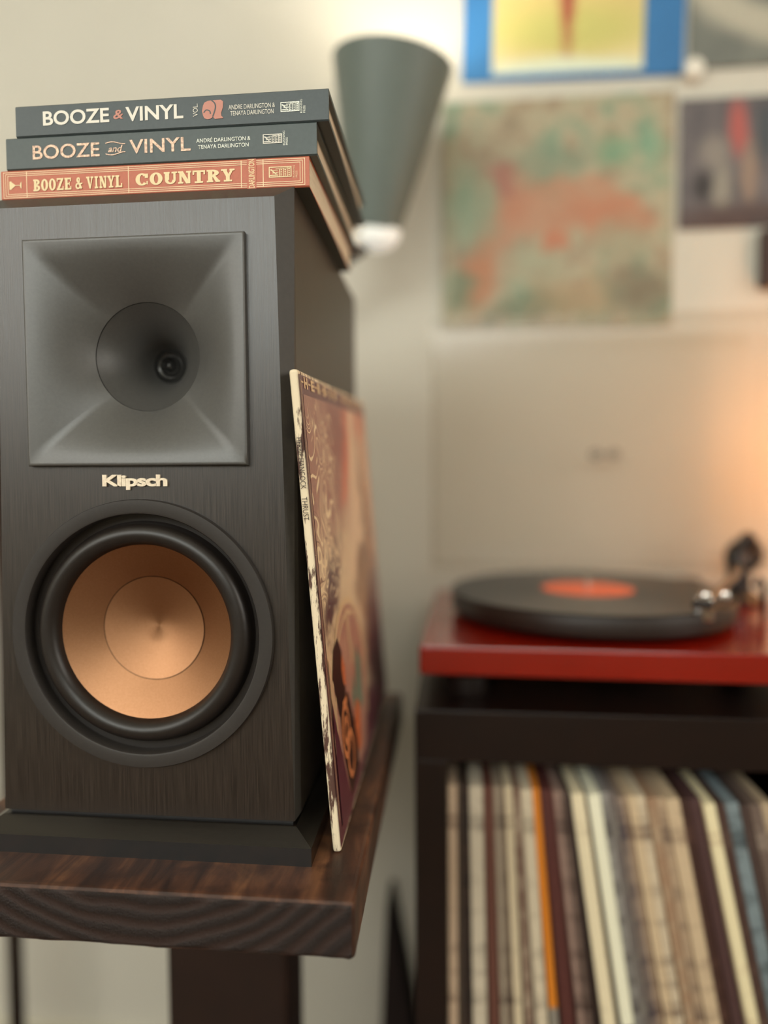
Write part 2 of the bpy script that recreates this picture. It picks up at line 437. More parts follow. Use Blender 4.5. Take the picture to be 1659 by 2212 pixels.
# ------------------------------------------------------------------ wooden stand
def wood_mats():
    out = []
    for end in (False, True):
        t = NT('stained_end_grain' if end else 'stained_board')
        v = t.coord('Object'); wob = t.noise(v, 9, 3)
        c = t.n('ShaderNodeSeparateXYZ'); t.link(v, c.inputs[0])
        nx = t.math('SUBTRACT', c.outputs[0], .012); nz = t.math('SUBTRACT', c.outputs[2], .045)
        r2 = t.math('SQRT', t.math('ADD', t.math('POWER', t.math('ABSOLUTE', nx), 2.0), t.math('MULTIPLY', t.math('POWER', t.math('ABSOLUTE', nz), 2.0), 1.7)))
        r2 = t.math('ADD', r2, t.math('MULTIPLY', wob.outputs[0], .040))
        ph = t.math('MULTIPLY', r2, 2*PI/.0115)
        wv = t.math('MULTIPLY_ADD', t.math('SINE', ph), .5, .5)
        fine = t.noise(t.coord('Object', (1, .25, 1)), 900, 4, .65)
        if end:
            col = t.ramp(wv, [(.25, srgb(47, 30, 24)), (.75, srgb(31, 18, 14))])
            spk_ = t.math('MULTIPLY', wv, fine.outputs[0])
            t.set(Base_Color=col, Roughness=t.math('MULTIPLY_ADD', spk_, -.25, .62))
            h = t.math('ADD', t.math('MULTIPLY', wv, t.noise(v, 1300, 3).outputs[0]), t.math('MULTIPLY', fine.outputs[0], .4))
            t.bump(h, .75, .0018)
        else:
            lng = t.noise(t.coord('Object', (1, .12, 1)), 55, 5, .6, .8); patch = t.noise(v, 26, 3, .5, 1.2)
            a = t.ramp(lng.outputs[0], [(.35, srgb(48, 29, 22)), (.52, srgb(88, 56, 40)), (.68, srgb(124, 84, 58))])
            b = t.mixc(t.ramp(patch.outputs[0], [(.42, (0, 0, 0, 1)), (.62, (.75, .75, .75, 1))]), a, srgb(46, 28, 22))
            t.set(Base_Color=b, Roughness=.45)
            t.bump(fine.outputs[0], .25, .0006)
        out.append(t.m)
    return out
M_BOARD, M_END = wood_mats()
M_POST = plain('dark_stained_post', srgb(34, 18, 12), .5, var=.2, scale=30, bump=.1)
std = thing('speaker_stand', 'dark stained thick wooden board on a square post, under the loudspeaker', 'speaker stand', (0, .15, FZ))
bm = bmesh.new(); bm_box(bm, -.1449, .1449, -.0467, .342, SHZ-.0350, SHZ)
bmesh.ops.subdivide_edges(bm, edges=[e for e in bm.edges if abs(e.verts[0].co.x-e.verts[1].co.x) > .1], cuts=40)
bmesh.ops.subdivide_edges(bm, edges=[e for e in bm.edges if abs(e.verts[0].co.y-e.verts[1].co.y) > .1], cuts=40)
es = [e for e in bm.edges if len(e.link_faces) == 2 and e.calc_face_angle(0) > 1]
bmesh.ops.bevel(bm, geom=es, offset=.0036, segments=3, profile=.5, affect='EDGES')
for v in bm.verts:
    if v.co.z < SHZ-.030:
        v.co.z += .0004*math.sin(v.co.x*70)*math.sin(v.co.x*23+v.co.y*40)+random.uniform(-.0003, .0003)
for f_ in bm.faces:
    f_.normal_update(); f_.material_index = 1 if f_.normal.y < -.75 else 0
bmobj('top_board', bm, [M_BOARD, M_END], std)
box('post', -.056, .056, .150, .215, FZ+.03, SHZ-.034, M_POST, std, bev=.006)
box('base', -.14, .14, -.02, .34, FZ, FZ+.03, M_POST, std, bev=.004)

# ------------------------------------------------------------------ books on the loudspeaker
def pages_mat():
    t = NT('page_edges'); v = t.coord('Object', (.02, .02, 1)); nz = t.noise(v, 2600, 2)
    t.set(Base_Color=t.ramp(nz.outputs[0], [(.3, srgb(206, 192, 168)), (.7, srgb(238, 226, 202))]), Roughness=.8); return t.m
M_PAGES = pages_mat()
M_SLATE = plain('slate_cover', srgb(66, 75, 77), .42, var=.06, scale=500, bump=.03)
M_SLATE2 = plain('green_slate_cover', srgb(68, 78, 77), .42, var=.06, scale=400, bump=.03)
M_CORAL = plain('coral_cover', srgb(196, 108, 80), .5, var=.05, scale=500, bump=.03)
M_WHITE = plain('white_print', srgb(240, 234, 220), .5, var=.02)
M_ROSE = plain('rose_print', srgb(206, 140, 122), .5, var=.04)
M_CREAMINK = plain('cream_print', srgb(246, 222, 172), .5, var=.04, scale=900)
M_FOIL = plain('worn_rose_foil', srgb(206, 172, 148), .42, metal=.3, var=.45, scale=700)
M_SILVER = plain('silver_foil', srgb(214, 214, 200), .4, metal=.3, var=.3, scale=900)
M_BRASS = plain('pale_line_print', srgb(250, 218, 176), .5, var=.03)

def book(x0, x1, z0, z1, cover, label, y0=.0135, wd=.182, bd_=.0024, ins=.0032, back=None):
    b = thing('book', label, 'book', ((x0+x1)/2, y0+wd/2, z0), 0, 'cookbooks stacked on the loudspeaker')
    y1 = y0+wd
    # cover: spine and two boards bent from one piece
    pr = [(y1, z0), (y0+.0008, z0), (y0, z0+.0008), (y0, z1-.0008), (y0+.0008, z1), (y1, z1),
          (y1, z1-bd_), (y0+bd_, z1-bd_), (y0+bd_, z0+bd_), (y1, z0+bd_)]
    n = len(pr); vs = [(x0, a, c) for a, c in pr]+[(x1, a, c) for a, c in pr]
    fs = [(i, (i+1) % n, (i+1) % n+n, i+n) for i in range(n)]
    for s in (0, n):
        q = [(0, 1, 8, 9), (1, 2, 3, 4, 7, 8), (4, 5, 6, 7)]
        fs += [tuple(s+i for i in (f[::-1] if s else f)) for f in q]
    o = pyobj('cover', vs, fs, [cover, back or cover], b)
    for p_ in o.data.polygons:
        if abs(p_.normal.z) > .9 and abs(p_.center.z-z0) < .0002: p_.material_index = 1
    bmx = bmesh.new(); bmx.from_mesh(o.data); bmesh.ops.recalc_face_normals(bmx, faces=bmx.faces); bmx.to_mesh(o.data); bmx.free()
    box('page_block', x0+ins, x1-ins, y0+bd_-.0002, y1-.004, z0+bd_-.0002, z1-bd_+.0002, M_PAGES, b)
    return b
def on_spine(b, s, x0, x1, z0, z1, mt, bold=0, vert=False, spacing=1.0, name='spine_lettering', shear=0):
    me = text_mesh(s, bold, 0, spacing, shear); fit_pts(me, x0, x1, z0, z1, vert)
    return print_on(name, me, mt, b, .0132)
def press_mark(b, x0, x1, z0, z1, mt):
    R = [(0, 0, 1, .09), (0, .91, 1, 1), (0, 0, .045, 1), (.955, 0, 1, 1), (.05, .16, .42, .25), (.46, .08, .5, .8), (.62, .08, .655, .86), (.8, .08, .83, .9)]
    R += [[(.05, .75), (.3, .28), (.36, .28), (.12, .78)]]
    for i in range(4): R += [(.17+i*.07, .36, .21+i*.07, .52), (.52, .16+i*.17, .58, .25+i*.17), (.69, .14+i*.17, .76, .23+i*.17), (.86, .14+i*.18, .92, .26+i*.18)]
    R += [(.08, .62, .4, .68), (.5, .8, .95, .86), (.3, .74, .46, .8)]
    me = rects_mesh(R); fit_pts(me, x0, x1, z0, z1); print_on('publisher_mark', me, mt, b, .0132)

b1 = book(-.0970, .1105, .4069, .4262, M_CORAL, 'coral red book with cream western lettering at the bottom of the stack', bd_=.0009, ins=.0004, back=M_SLATE2)
b2 = book(-.0928, .1155, .4263, .4470, M_SLATE2, 'dark slate book with worn rose foil title in the middle of the stack')
b3 = book(-.0855, .1233, .4472, .4672, M_SLATE, 'dark slate book with bold white title lying on top of the stack')
# bottom book
fr = []
for i, d in enumerate((.0016, .0031, .0046)):
    X0, X1, Z0, Z1, T = -.0970+d, .1105-d-.001, .4069+d*.78, .4262-d*.78, .00042
    fr += [(X0, Z0, X1, Z0+T), (X0, Z1-T, X1, Z1), (X0, Z0, X0+T, Z1), (X1-T, Z0, X1, Z1)]
for x in (-.0790, -.0089, .0664, .0807): fr.append((x-.00028, .4080, x+.00028, .4252))
print_on('border_lines', rects_mesh(fr), M_BRASS, b1, .01335)
box('author_band', .0702, .0762, .01325, .0134, .4072, .4259, M_CORAL, b1)
gl = [(0, .05, .18, .95), [(.18, .12), (.46, .42), (.46, .58), (.18, .88)], (.46, .46, .93, .54), [(.88, .3), (1, .1), (1, .9), (.88, .7)]]
me = rects_mesh(gl); fit_pts(me, -.0911, -.0826, .4136, .4190); print_on('glass_emblem', me, M_CREAMINK, b1, .0132)
me = slab_text('BOOZE & VINYL', .12); fit_pts(me, -.0744, -.0131, .4119, .4196); print_on('spine_lettering', me, M_CREAMINK, b1, .0132)
me = slab_text('COUNTRY', .1); fit_pts(me, -.0041, .0621, .4123, .4202); print_on('spine_lettering', me, M_CREAMINK, b1, .0132)
on_spine(b1, 'DARLINGTON', .0712, .0751, .4076, .4255, M_CREAMINK, .01, True)
press_mark(b1, .0844, .0992, .4135, .4202, M_CREAMINK)
on_spine(b1, 'RUNNING\nPRESS', .1000, .1030, .4130, .4205, M_BRASS, 0, True)
# middle book
on_spine(b2, 'BOOZE', -.0742, -.0281, .4323, .4414, M_FOIL, .012)
on_spine(b2, 'and', -.0222, -.0124, .4345, .4388, M_FOIL, .012, shear=.3)
sw = []
for zc, s in ((.4400, 1), (.4333, -1)):
    for i in range(12):
        a, c = i/12, (i+1)/12
        f = lambda q: zc+.0008*math.sin(q*PI*1.6)*s
        sw.append([(-.0240+a*.0134, f(a)), (-.0240+c*.0134, f(c)), (-.0240+c*.0134, f(c)+.0006), (-.0240+a*.0134, f(a)+.0006)])
print_on('flourish', rects_mesh(sw), M_FOIL, b2, .0132)
on_spine(b2, 'VINYL', -.0078, .0332, .4329, .4417, M_FOIL, .012)
on_spine(b2, 'ANDR\u00c9 DARLINGTON &', .0371, .0727, .4376, .4407, M_SILVER, .002)
on_spine(b2, 'TENAYA DARLINGTON', .0382, .0715, .4336, .4361, M_SILVER, .002)
press_mark(b2, .0808, .0933, .4348, .4406, M_WHITE)
on_spine(b2, 'RUNNING\nPRESS', .0938, .0970, .4333, .4422, M_SILVER, 0, True)
# top book
on_spine(b3, 'BOOZE', -.0664, -.0210, .4536, .4629, M_WHITE, .022)
on_spine(b3, '&', -.0182, -.0115, .4553, .4611, M_ROSE, .02, shear=.15)
on_spine(b3, 'VINYL', -.0099, .0288, .4534, .4625, M_WHITE, .022)
on_spine(b3, 'VOL.', .0352, .0384, .4540, .4620, M_WHITE, .0, True)
two = [[(.05, .74), (.12, .9), (.28, .98), (.50, 1.0), (.90, 1.0), (1.0, .90), (.985, .60), (.90, .30), (.91, .14), (1.0, .05), (.96, .01), (.60, .0), (.51, .12), (.42, .03), (.26, .0), (.11, .06), (.05, .2), (.0, .45)]]
me = rects_mesh(two); fit_pts(me, .0412, .0552, .4519, .4636); print_on('volume_numeral', me, M_ROSE, b3, .0132)
def ribbon(pts, wd):
    P_ = [Vector((p[0], p[1], 0)) for p in curve_pts([(a, b, 0) for a, b in pts], 8)]; out = []
    for k in range(len(P_)-1):
        d = (P_[k+1]-P_[k]).normalized(); nn = Vector((-d.y, d.x, 0))*wd
        out.append([tuple((P_[k]+nn).xy), tuple((P_[k+1]+nn).xy), tuple((P_[k+1]-nn).xy), tuple((P_[k]-nn).xy)])
    return out
for cp, wd in (([(.46, 1.0), (.60, .84), (.64, .62), (.58, .36), (.50, .12)], .030), ([(.08, .36), (.20, .50), (.36, .44), (.40, .28)], .028)):
    me = rects_mesh([[(.0412+a*.0140, .4519+b*.0117) for a, b in q] for q in ribbon(cp, wd)])
    print_on('numeral_line', me, M_SLATE, b3, .01312)
on_spine(b3, 'ANDRE DARLINGTON &', .0587, .0889, .4571, .4600, M_WHITE, .0)
on_spine(b3, 'TENAYA DARLINGTON', .0598, .0880, .4533, .4562, M_WHITE, .0)
press_mark(b3, .0925, .1047, .4539, .4599, M_SILVER)
on_spine(b3, 'RUNNING\nPRESS', .1052, .1085, .4526, .4610, M_SILVER, 0, True)

# ------------------------------------------------------------------ printed art helper
def art_mat(name, base, blobs, warp=.0, wscale=18, rough=.5, mottled=None, axes=(0, 2), opacity=1.0):
    """flat print: soft coloured patches on a ground; axes pick the two object axes of the sheet"""
    t = NT(name); v = t.coord('Object')
    sp = t.n('ShaderNodeSeparateXYZ'); t.link(v, sp.inputs[0])
    nz = t.noise(v, wscale, 4, .6); sc = t.n('ShaderNodeSeparateColor'); t.link(nz.outputs['Color'], sc.inputs[0])
    U = t.math('ADD', sp.outputs[axes[0]], t.math('MULTIPLY', t.math('SUBTRACT', sc.outputs[0], .5), warp))
    V = t.math('ADD', sp.outputs[axes[1]], t.math('MULTIPLY', t.math('SUBTRACT', sc.outputs[1], .5), warp))
    if mottled:
        mo = t.noise(v, mottled[0], 4, .55)
        cur = t.ramp(mo.outputs[0], mottled[1])
    else: cur = base
    for (u, vv, ru, rv, rot, col, soft) in blobs:
        du = t.math('SUBTRACT', U, u); dv = t.math('SUBTRACT', V, vv)
        c, s = math.cos(rot), math.sin(rot)
        a = t.math('DIVIDE', t.math('ADD', t.math('MULTIPLY', du, c), t.math('MULTIPLY', dv, s)), ru)
        b = t.math('DIVIDE', t.math('SUBTRACT', t.math('MULTIPLY', dv, c), t.math('MULTIPLY', du, s)), rv)
        d = t.math('SQRT', t.math('ADD', t.math('MULTIPLY', a, a), t.math('MULTIPLY', b, b)))
        mr = t.n('ShaderNodeMapRange'); mr.interpolation_type = 'SMOOTHSTEP'
        mr.inputs['From Min'].default_value = 1+soft; mr.inputs['From Max'].default_value = max(0, 1-soft)
        t.link(d, mr.inputs['Value'])
        cur = t.mixc(t.math('MULTIPLY', mr.outputs[0], opacity), cur, col)
    t.set(Base_Color=cur, Roughness=rough); return t.m

# ------------------------------------------------------------------ record sleeve leaning on the loudspeaker
S0 = Vector((.1290, .0040, SHZ+.0002)); S1 = Vector((.1066, -.0088, .2872))
E1 = (S1-S0).normalized(); E2 = Vector((.0, 1, 0)); E2 = (E2-E1*E2.dot(E1)).normalized(); E2 = (E2+Vector((.006, 0, 0))).normalized()
NRM = E2.cross(E1).normalized()
if NRM.x < 0: NRM = -NRM
SL, TH = .3125, .0056
FR = Matrix((E2, E1, NRM)).transposed().to_4x4(); FR.translation = S0      # local x = depth, y = up, z = outward
slv = thing('record_sleeve', 'worn purple and tan record sleeve leaning against the right side of the loudspeaker', 'record sleeve', S0)
def worn_mat(name, paper, ink, lo, hi, sc=(1, 1, 1), nscale=120):
    t = NT(name); nz = t.noise(t.coord('Object', sc), nscale, 6, .7)
    t.set(Base_Color=t.ramp(nz.outputs[0], [(lo, paper), (hi, ink)]), Roughness=.75); t.bump(nz.outputs[0], .3, .0008); return t.m
M_CARD = worn_mat('worn_cardboard_edge', srgb(246, 228, 196), srgb(92, 62, 52), .51, .57, (1, 1, .16), 170)
bm = bmesh.new(); bm_box(bm, 0, SL, 0, SL, -TH, 0, .0019, 3)
for v in bm.verts:   # rubbed corners and a slightly wavy spine
    if v.co.x < .004: v.co.x += .0012*max(0, abs(v.co.y-SL/2)-.14)/.016
    v.co.z += .0008*math.sin(v.co.y*11)*(v.co.x < .02)
bm.transform(FR)
bmobj('sleeve_card', bm, M_CARD, slv)
TAN = srgb(206, 164, 122)
# printed front, a touch smaller than the card
def uv_link(name, me, mt, h):
    """a print whose own x, y are depth and height on the sleeve"""
    o = bpy.data.objects.new(name, me); COL.objects.link(o); me.materials.append(mt); o.parent = slv
    o.matrix_parent_inverse = world_of(slv).inverted() @ FR @ Matrix.Translation((0, 0, h)); return o
def sleeve_print():
    t = NT('abstract_rust_and_tan_print'); v = t.coord('Object')
    sp = t.n('ShaderNodeSeparateXYZ'); t.link(v, sp.inputs[0])
    U, V = sp.outputs[0], sp.outputs[1]
    def ramp2(src, lo, hi):
        r = t.n('ShaderNodeMapRange'); r.interpolation_type = 'SMOOTHSTEP'
        r.inputs['From Min'].default_value = lo; r.inputs['From Max'].default_value = hi; t.link(src, r.inputs['Value']); return r.outputs[0]
    warp = t.noise(v, 34, 4, .6); wv = t.math('MULTIPLY', t.math('SUBTRACT', warp.outputs[0], .5), .10)
    Vw = t.math('ADD', V, wv); Uw = t.math('ADD', U, t.math('MULTIPLY', wv, .8))
    grain = t.noise(v, 90, 4, .6)
    # ground: dusty rust at the top passing into tan
    top = t.mixc(grain.outputs[0], srgb(152, 104, 94), srgb(184, 130, 112))
    tan = t.mixc(grain.outputs[0], srgb(244, 220, 182), srgb(222, 188, 150))
    cur = t.mixc(ramp2(Vw, .235, .165), top, tan)
    cur = t.mixc(t.math('MULTIPLY', ramp2(Uw, .11, .19), .85), cur, srgb(244, 212, 178))
    def blob(cur, y, z, ry, rz, rot, col, soft):
        dy = t.math('SUBTRACT', Uw, y); dz = t.math('SUBTRACT', Vw, z); c, s_ = math.cos(rot), math.sin(rot)
        a = t.math('DIVIDE', t.math('ADD', t.math('MULTIPLY', dy, c), t.math('MULTIPLY', dz, s_)), ry)
        b = t.math('DIVIDE', t.math('SUBTRACT', t.math('MULTIPLY', dz, c), t.math('MULTIPLY', dy, s_)), rz)
        d = t.math('SQRT', t.math('ADD', t.math('MULTIPLY', a, a), t.math('MULTIPLY', b, b)))
        return t.mixc(ramp2(d, 1+soft, 1-soft), cur, col)
    for bl in [(.16, .27, .018, .05, -.5, srgb(224, 104, 70), .7), (.27, .30, .04, .03, 0, srgb(206, 112, 84), .7), (.12, .275, .05, .03, .4, srgb(150, 88, 80), .6),
               (.255, .19, .018, .075, .35, srgb(132, 96, 74), .6), (.29, .20, .02, .12, 0, srgb(222, 168, 126), .6), (.20, .155, .05, .02, .3, srgb(150, 112, 84), .6), (.215, .12, .035, .03, 0, srgb(204, 160, 110), .6),
               (.05, .165, .045, .018, .5, srgb(96, 58, 62), .5), (.26, .06, .085, .09, 0, srgb(98, 54, 60), .5)]:
        cur = blob(cur, *bl)
    # flowing cream contour lines on the spine side
    cl = t.noise(t.coord('Object', (1, .6, 1)), 24, 1.5, .5, 1.2)
    ln = t.math('ABSOLUTE', t.math('SINE', t.math('MULTIPLY', cl.outputs[0], 48)))
    lf = ramp2(ln, .50, .22)
    msk = t.math('MULTIPLY', t.math('MULTIPLY', ramp2(Uw, .115, .085), ramp2(Vw, .155, .175)), ramp2(Vw, .295, .275))
    cur = t.mixc(t.math('MULTIPLY', msk, lf), cur, srgb(252, 226, 184))
    ln2 = ramp2(t.math('ABSOLUTE', t.math('SINE', t.math('MULTIPLY_ADD', cl.outputs[0], 48, 1.57))), .25, .1)
    cur = t.mixc(t.math('MULTIPLY', t.math('MULTIPLY', msk, ln2), t.math('MULTIPLY', ramp2(Vw, .26, .20), .8)), cur, srgb(120, 70, 56))
    # plum ground at the foot of the sheet
    cur = t.mixc(ramp2(t.math('ADD', V, t.math('MULTIPLY', U, .25)), .10, .085), cur, t.mixc(grain.outputs[0], srgb(92, 46, 58), srgb(118, 66, 74)))
    t.set(Base_Color=cur, Roughness=.30); return t.m
M_ART = sleeve_print()
M_PLUM = plain('plum_print', srgb(112, 66, 72), .32, var=.12, scale=120)
M_SAND = plain('sand_print', srgb(236, 204, 160), .4, var=.1, scale=200)
def rose():
    t = NT('dusty_rose_print'); v = t.coord('Object'); sp = t.n('ShaderNodeSeparateXYZ'); t.link(v, sp.inputs[0])
    nz = t.noise(v, 40, 4, .6); a = t.ramp(nz.outputs[0], [(.3, srgb(182, 124, 112)), (.7, srgb(206, 156, 132))]); t.set(Base_Color=a, Roughness=.3); return t.m
uv_link('printed_border', rects_mesh([(.0016, .0030, SL-.004, SL-.003)]), M_PLUM, .00015)
uv_link('cover_print', rects_mesh([(.0090, .012, SL-.010, .2975)]), M_ART, .0003)
uv_link('border_rule', rects_mesh([(.0040, .02, .0045, SL-.006), (.0058, .02, .0062, SL-.006)]), M_SAND, .0003)
# round panel with loose coloured shapes
AX, AZ, AR = .088, .070, .074
disc = [[(AX+AR*math.cos(2*PI*i/48), max(.014, AZ+AR*math.sin(2*PI*i/48))) for i in range(48)]]
uv_link('round_panel', rects_mesh(disc), rose(), .0005)
uv_link('panel_line', rects_mesh(arc(AX, AZ, AR+.005, AR+.005, .0045, .0045, -28, 195, 40)+arc(AX, AZ, AR-.005, AR-.005, .003, .003, 60, 185, 24)), M_SAND, .0007)
uv_link('plum_wedge', rects_mesh([[(.0095, .1000), (.020, .074), (.046, .020), (.052, .013), (.0095, .013)]]), plain('deep_plum_print', srgb(100, 50, 62), .3, var=.25, scale=25), .0009)
for q in ([(.0095, .128), (.016, .118), (.024, .086), (.0235, .070), (.0095, .096)], [(.085, .140), (.096, .142), (.108, .10), (.100, .09)]):
    uv_link('sand_wedge', rects_mesh([q]), plain('pale_sand_print', srgb(214, 178, 142), .35, var=.1, scale=90), .0008)
uv_link('dark_lozenge', rects_mesh([[(.019, .110), (.030, .127), (.046, .131), (.058, .118), (.064, .096), (.056, .074), (.044, .066), (.032, .080)]]), plain('dark_brown_print', srgb(58, 32, 28), .35, var=.2, scale=80), .00095)
for q in ([(.052, .106), (.058, .116), (.066, .104), (.064, .090), (.056, .094)], [(.088, .05), (.100, .066), (.118, .058), (.112, .024), (.096, .026)]):
    uv_link('orange_shard', rects_mesh([q]), plain('orange_print', srgb(214, 118, 74), .35, var=.4, scale=260), .0010)
uv_link('ring_shapes', rects_mesh(arc(.050, .062, .016, .020, .004, .005, 0, 360, 20)+arc(.050, .062, .008, .011, .004, .005, 0, 360, 16)+arc(.062, .040, .015, .018, .005, .005, 0, 360, 20)+[(.046, .078, .062, .084)]), plain('amber_print', srgb(220, 140, 92), .35, var=.3, scale=200), .0010)
uv_link('dark_ground', rects_mesh([[(.034, .082), (.070, .084), (.090, .050), (.094, .016), (.052, .013), (.036, .05)]]), MC['dark_brown_print'], .00085)
for q in ([(.108, .070), (.122, .104), (.140, .086), (.134, .050), (.118, .052)], [(.088, .072), (.098, .088), (.104, .066), (.094, .060)]):
    uv_link('teal_shard', rects_mesh([q]), plain('teal_print', srgb(116, 140, 122), .35, var=.25, scale=200), .0009)
lt = 'HERBIE HANCOCK'; x = .0135; yl = .3015
for ch in lt:
    if ch != ' ':
        me = text_mesh(ch, .05); fit_pts(me, x+(.003 if ch == 'I' else 0), x+(.008 if ch == 'I' else .011), yl, yl+.0072)
        uv_link('title_lettering', me, M_SAND, .0005)
        uv_link('title_dash', rects_mesh([(x-.0085, yl+.0031, x-.0015, yl+.0042)]), M_SAND, .00045)
    x += .0218
# lettering down the spine (reads top to bottom)
SPM = Matrix((-E1, NRM, -E2)).transposed().to_4x4(); SPM.translation = S0-E2*.0003
M_INK = plain('spine_ink', srgb(44, 28, 26), .6)
def on_edge(name, s, u0, u1, v0, v1, mt, bold=.01):
    me = text_mesh(s, bold); fit_pts(me, -u1, -u0, v0, v1); return print_on(name, me, mt, slv, frame=SPM)
on_edge('spine_lettering', 'HERBIE HANCOCK', .2385, .2705, -TH+.0010, -.0011, M_INK, .0)
on_edge('spine_lettering', 'THRUST', .2190, .2335, -TH+.0010, -.0011, M_INK, .0)

# ------------------------------------------------------------------ turntable and record
CZ = .0134          # top of the record cabinet
TT = thing('turntable', 'glossy red turntable with black platter and open clear lid on the cabinet', 'turntable', (.3845, .349, CZ), -.03)
M_RED = plain('gloss_red_lacquer', srgb(140, 24, 9), .16, var=.04, scale=20, coat=.6)
M_BLK = plain('black_plastic', (.016, .010, .008, 1), .4)
M_PLATTER = plain('dark_platter', (.016, .008, .005, 1), .5)
M_CHROME = plain('chrome', (.75, .73, .70, 1), .12, metal=1, var=.03)
def tt_box(nm, x0, x1, y0, y1, z0, z1, mt, bev=.001, par=None): return box(nm, x0, x1, y0, y1, z0, z1, mt, par or TT, bev, local=True)
W2, D2 = .2085, .160
tt_box('plinth', -W2, W2, -D2, D2, .0280, .0548, M_RED, .0022)
for sx in (-1, 1):
    for sy in (-1, 1):
        lathe('foot', [(0, 0), (.020, 0), (.022, .004), (.022, .020), (.014, .022), (.014, .0285), (0, .0285)], M_BLK, TT, center=(sx*.165, sy*.115, 0), seg=32, local=True)
PX, PY = -.0325, .004
lathe('platter', [(0, .0605), (.146, .0605), (.1495, .0625), (.1505, .066), (.1505, .0795), (.149, .0818), (0, .0818)], M_PLATTER, TT, center=(PX, PY, 0), seg=96, local=True)
lathe('bearing', [(0, .0545), (.04, .0545), (.04, .0606), (0, .0606)], M_BLK, TT, center=(PX, PY, 0), seg=32, local=True)
lathe('spindle', [(.0036, .080), (.0036, .0925), (.002, .0945), (0, .0945)], M_CHROME, TT, center=(PX, PY, 0), seg=20, local=True)
# tonearm at the right
AB = Vector((.160, .094, .0548))
lathe('tonearm_base', [(0, 0), (.026, 0), (.027, .004), (.022, .012), (.014, .016), (.0125, .046), (0, .046)], M_BLK, TT, center=AB, seg=32, local=True)
head = Vector((.060, -.104, .0925)); piv = AB+Vector((0, 0, .050))
dirh = (head-piv); back = piv-dirh.normalized()*.055
arm = tube('tonearm', curve_pts([back, piv, piv+dirh*.45+Vector((.010, 0, .004)), piv+dirh*.80+Vector((.006, 0, .001)), head], 10), .0046, plain('graphite_arm', (.045, .038, .034, 1), .3, metal=.5), TT, local=True)
tq = dirh.to_track_quat('Z', 'Y').to_matrix()
lathe('counterweight', [(0, -.024), (.020, -.024), (.0215, -.020), (.0215, .014), (.019, .018), (0, .018)], M_BLK, arm, center=back, seg=32, local=True, rot=tq)
lathe('bearing_yoke', [(0, -.012), (.013, -.012), (.0145, -.006), (.0145, .010), (.010, .016), (0, .016)], M_BLK, arm, center=piv, seg=28, local=True)
hd = head+dirh.normalized()*.016
bm = bmesh.new(); bm_box(bm, -.009, .009, -.004, .004, -.022, .012, .002); bm.transform(Matrix.Translation(hd) @ tq.to_4x4()); bmobj('headshell', bm, M_BLK, arm, True)
bm = bmesh.new(); bm_box(bm, -.008, .008, -.011, .011, -.006, .004, .0015); bm.transform(Matrix.Translation(hd+Vector((0, 0, -.006))) @ tq.to_4x4()); bmobj('cartridge', bm, M_CHROME, arm, True)
lathe('weight_peg', [(0, -.004), (.0048, -.004), (.006, 0), (.0048, .004), (0, .004)], M_CHROME, arm, center=hd+Vector((.018, .002, .006)), seg=20, local=True)
lathe('weight_peg', [(0, -.004), (.0048, -.004), (.006, 0), (.0048, .004), (0, .004)], M_CHROME, arm, center=hd+Vector((-.001, -.004, .006)), seg=20, local=True)
tube('arm_rest', [(.150, -.005, .0548), (.150, -.005, .092), (.144, -.008, .099), (.138, -.011, .092)], .003, M_BLK, TT, local=True)
tube('anti_skate_rod', curve_pts([(.166, .098, .10), (.172, .085, .128), (.160, .07, .138), (.150, .066, .124)], 8), .0055, M_BLK, TT, local=True)
# lid of thin clear acrylic standing open
def acrylic():
    t = NT('clear_acrylic'); tr = t.n('ShaderNodeBsdfTransparent'); gl = t.n('ShaderNodeBsdfGlossy'); mx = t.n('ShaderNodeMixShader'); fr_ = t.n('ShaderNodeLayerWeight')
    nz = t.noise(t.coord(), 3, 2)
    t.link(t.ramp(nz.outputs[0], [(.3, (.955, .945, .928, 1)), (.7, (.962, .952, .936, 1))]), tr.inputs[0])
    gl.inputs['Roughness'].default_value = .12; fr_.inputs[0].default_value = .35
    t.link(t.math('MULTIPLY_ADD', t.math('POWER', fr_.outputs[1], 3.0), .35, .025), mx.inputs[0]); t.link(tr.outputs[0], mx.inputs[1]); t.link(gl.outputs[0], mx.inputs[2])
    t.link(mx.outputs[0], t.out.inputs[0]); return t.m
M_ACR = acrylic()
bm = bmesh.new()
lw, l0, l1, yb, yf, th = .2135, .088, .4145, .176, .128, .003
bm_box(bm, -lw, lw, yb-th, yb, l0, l1)
bm_box(bm, -lw, -lw+th, yf, yb-th, l0, l1); bm_box(bm, lw-th, lw, yf, yb-th, l0, l1)
bm_box(bm, -lw+th, lw-th, yf, yb-th, l1-th, l1); bm_box(bm, -lw+th, lw-th, yf, yb-th, l0, l0+th)
lid = bmobj('lid', bm, M_ACR, TT, True); lid['label'] = 'clear acrylic dust lid standing open'
me = rects_mesh(arc(0, .5, .35, .5, .18, .28, 0, 360, 20)+arc(1.1, .5, .35, .5, .18, .28, 0, 360, 20)+[(.3, .4, .8, .6)])
fit_pts(me, -.004, .036, .232, .244); me.transform(Matrix(((1, 0, 0, 0), (0, 0, -1, yb-th-.0006), (0, 1, 0, 0), (0, 0, 0, 1))))
o = link('lid_mark', me, plain('grey_lid_print', srgb(92, 86, 76), .5), lid, True)
for sx in (-.12, .12): tt_box('hinge', sx-.016, sx+.016, .150, .172, .0545, .074, M_BLK, .002)

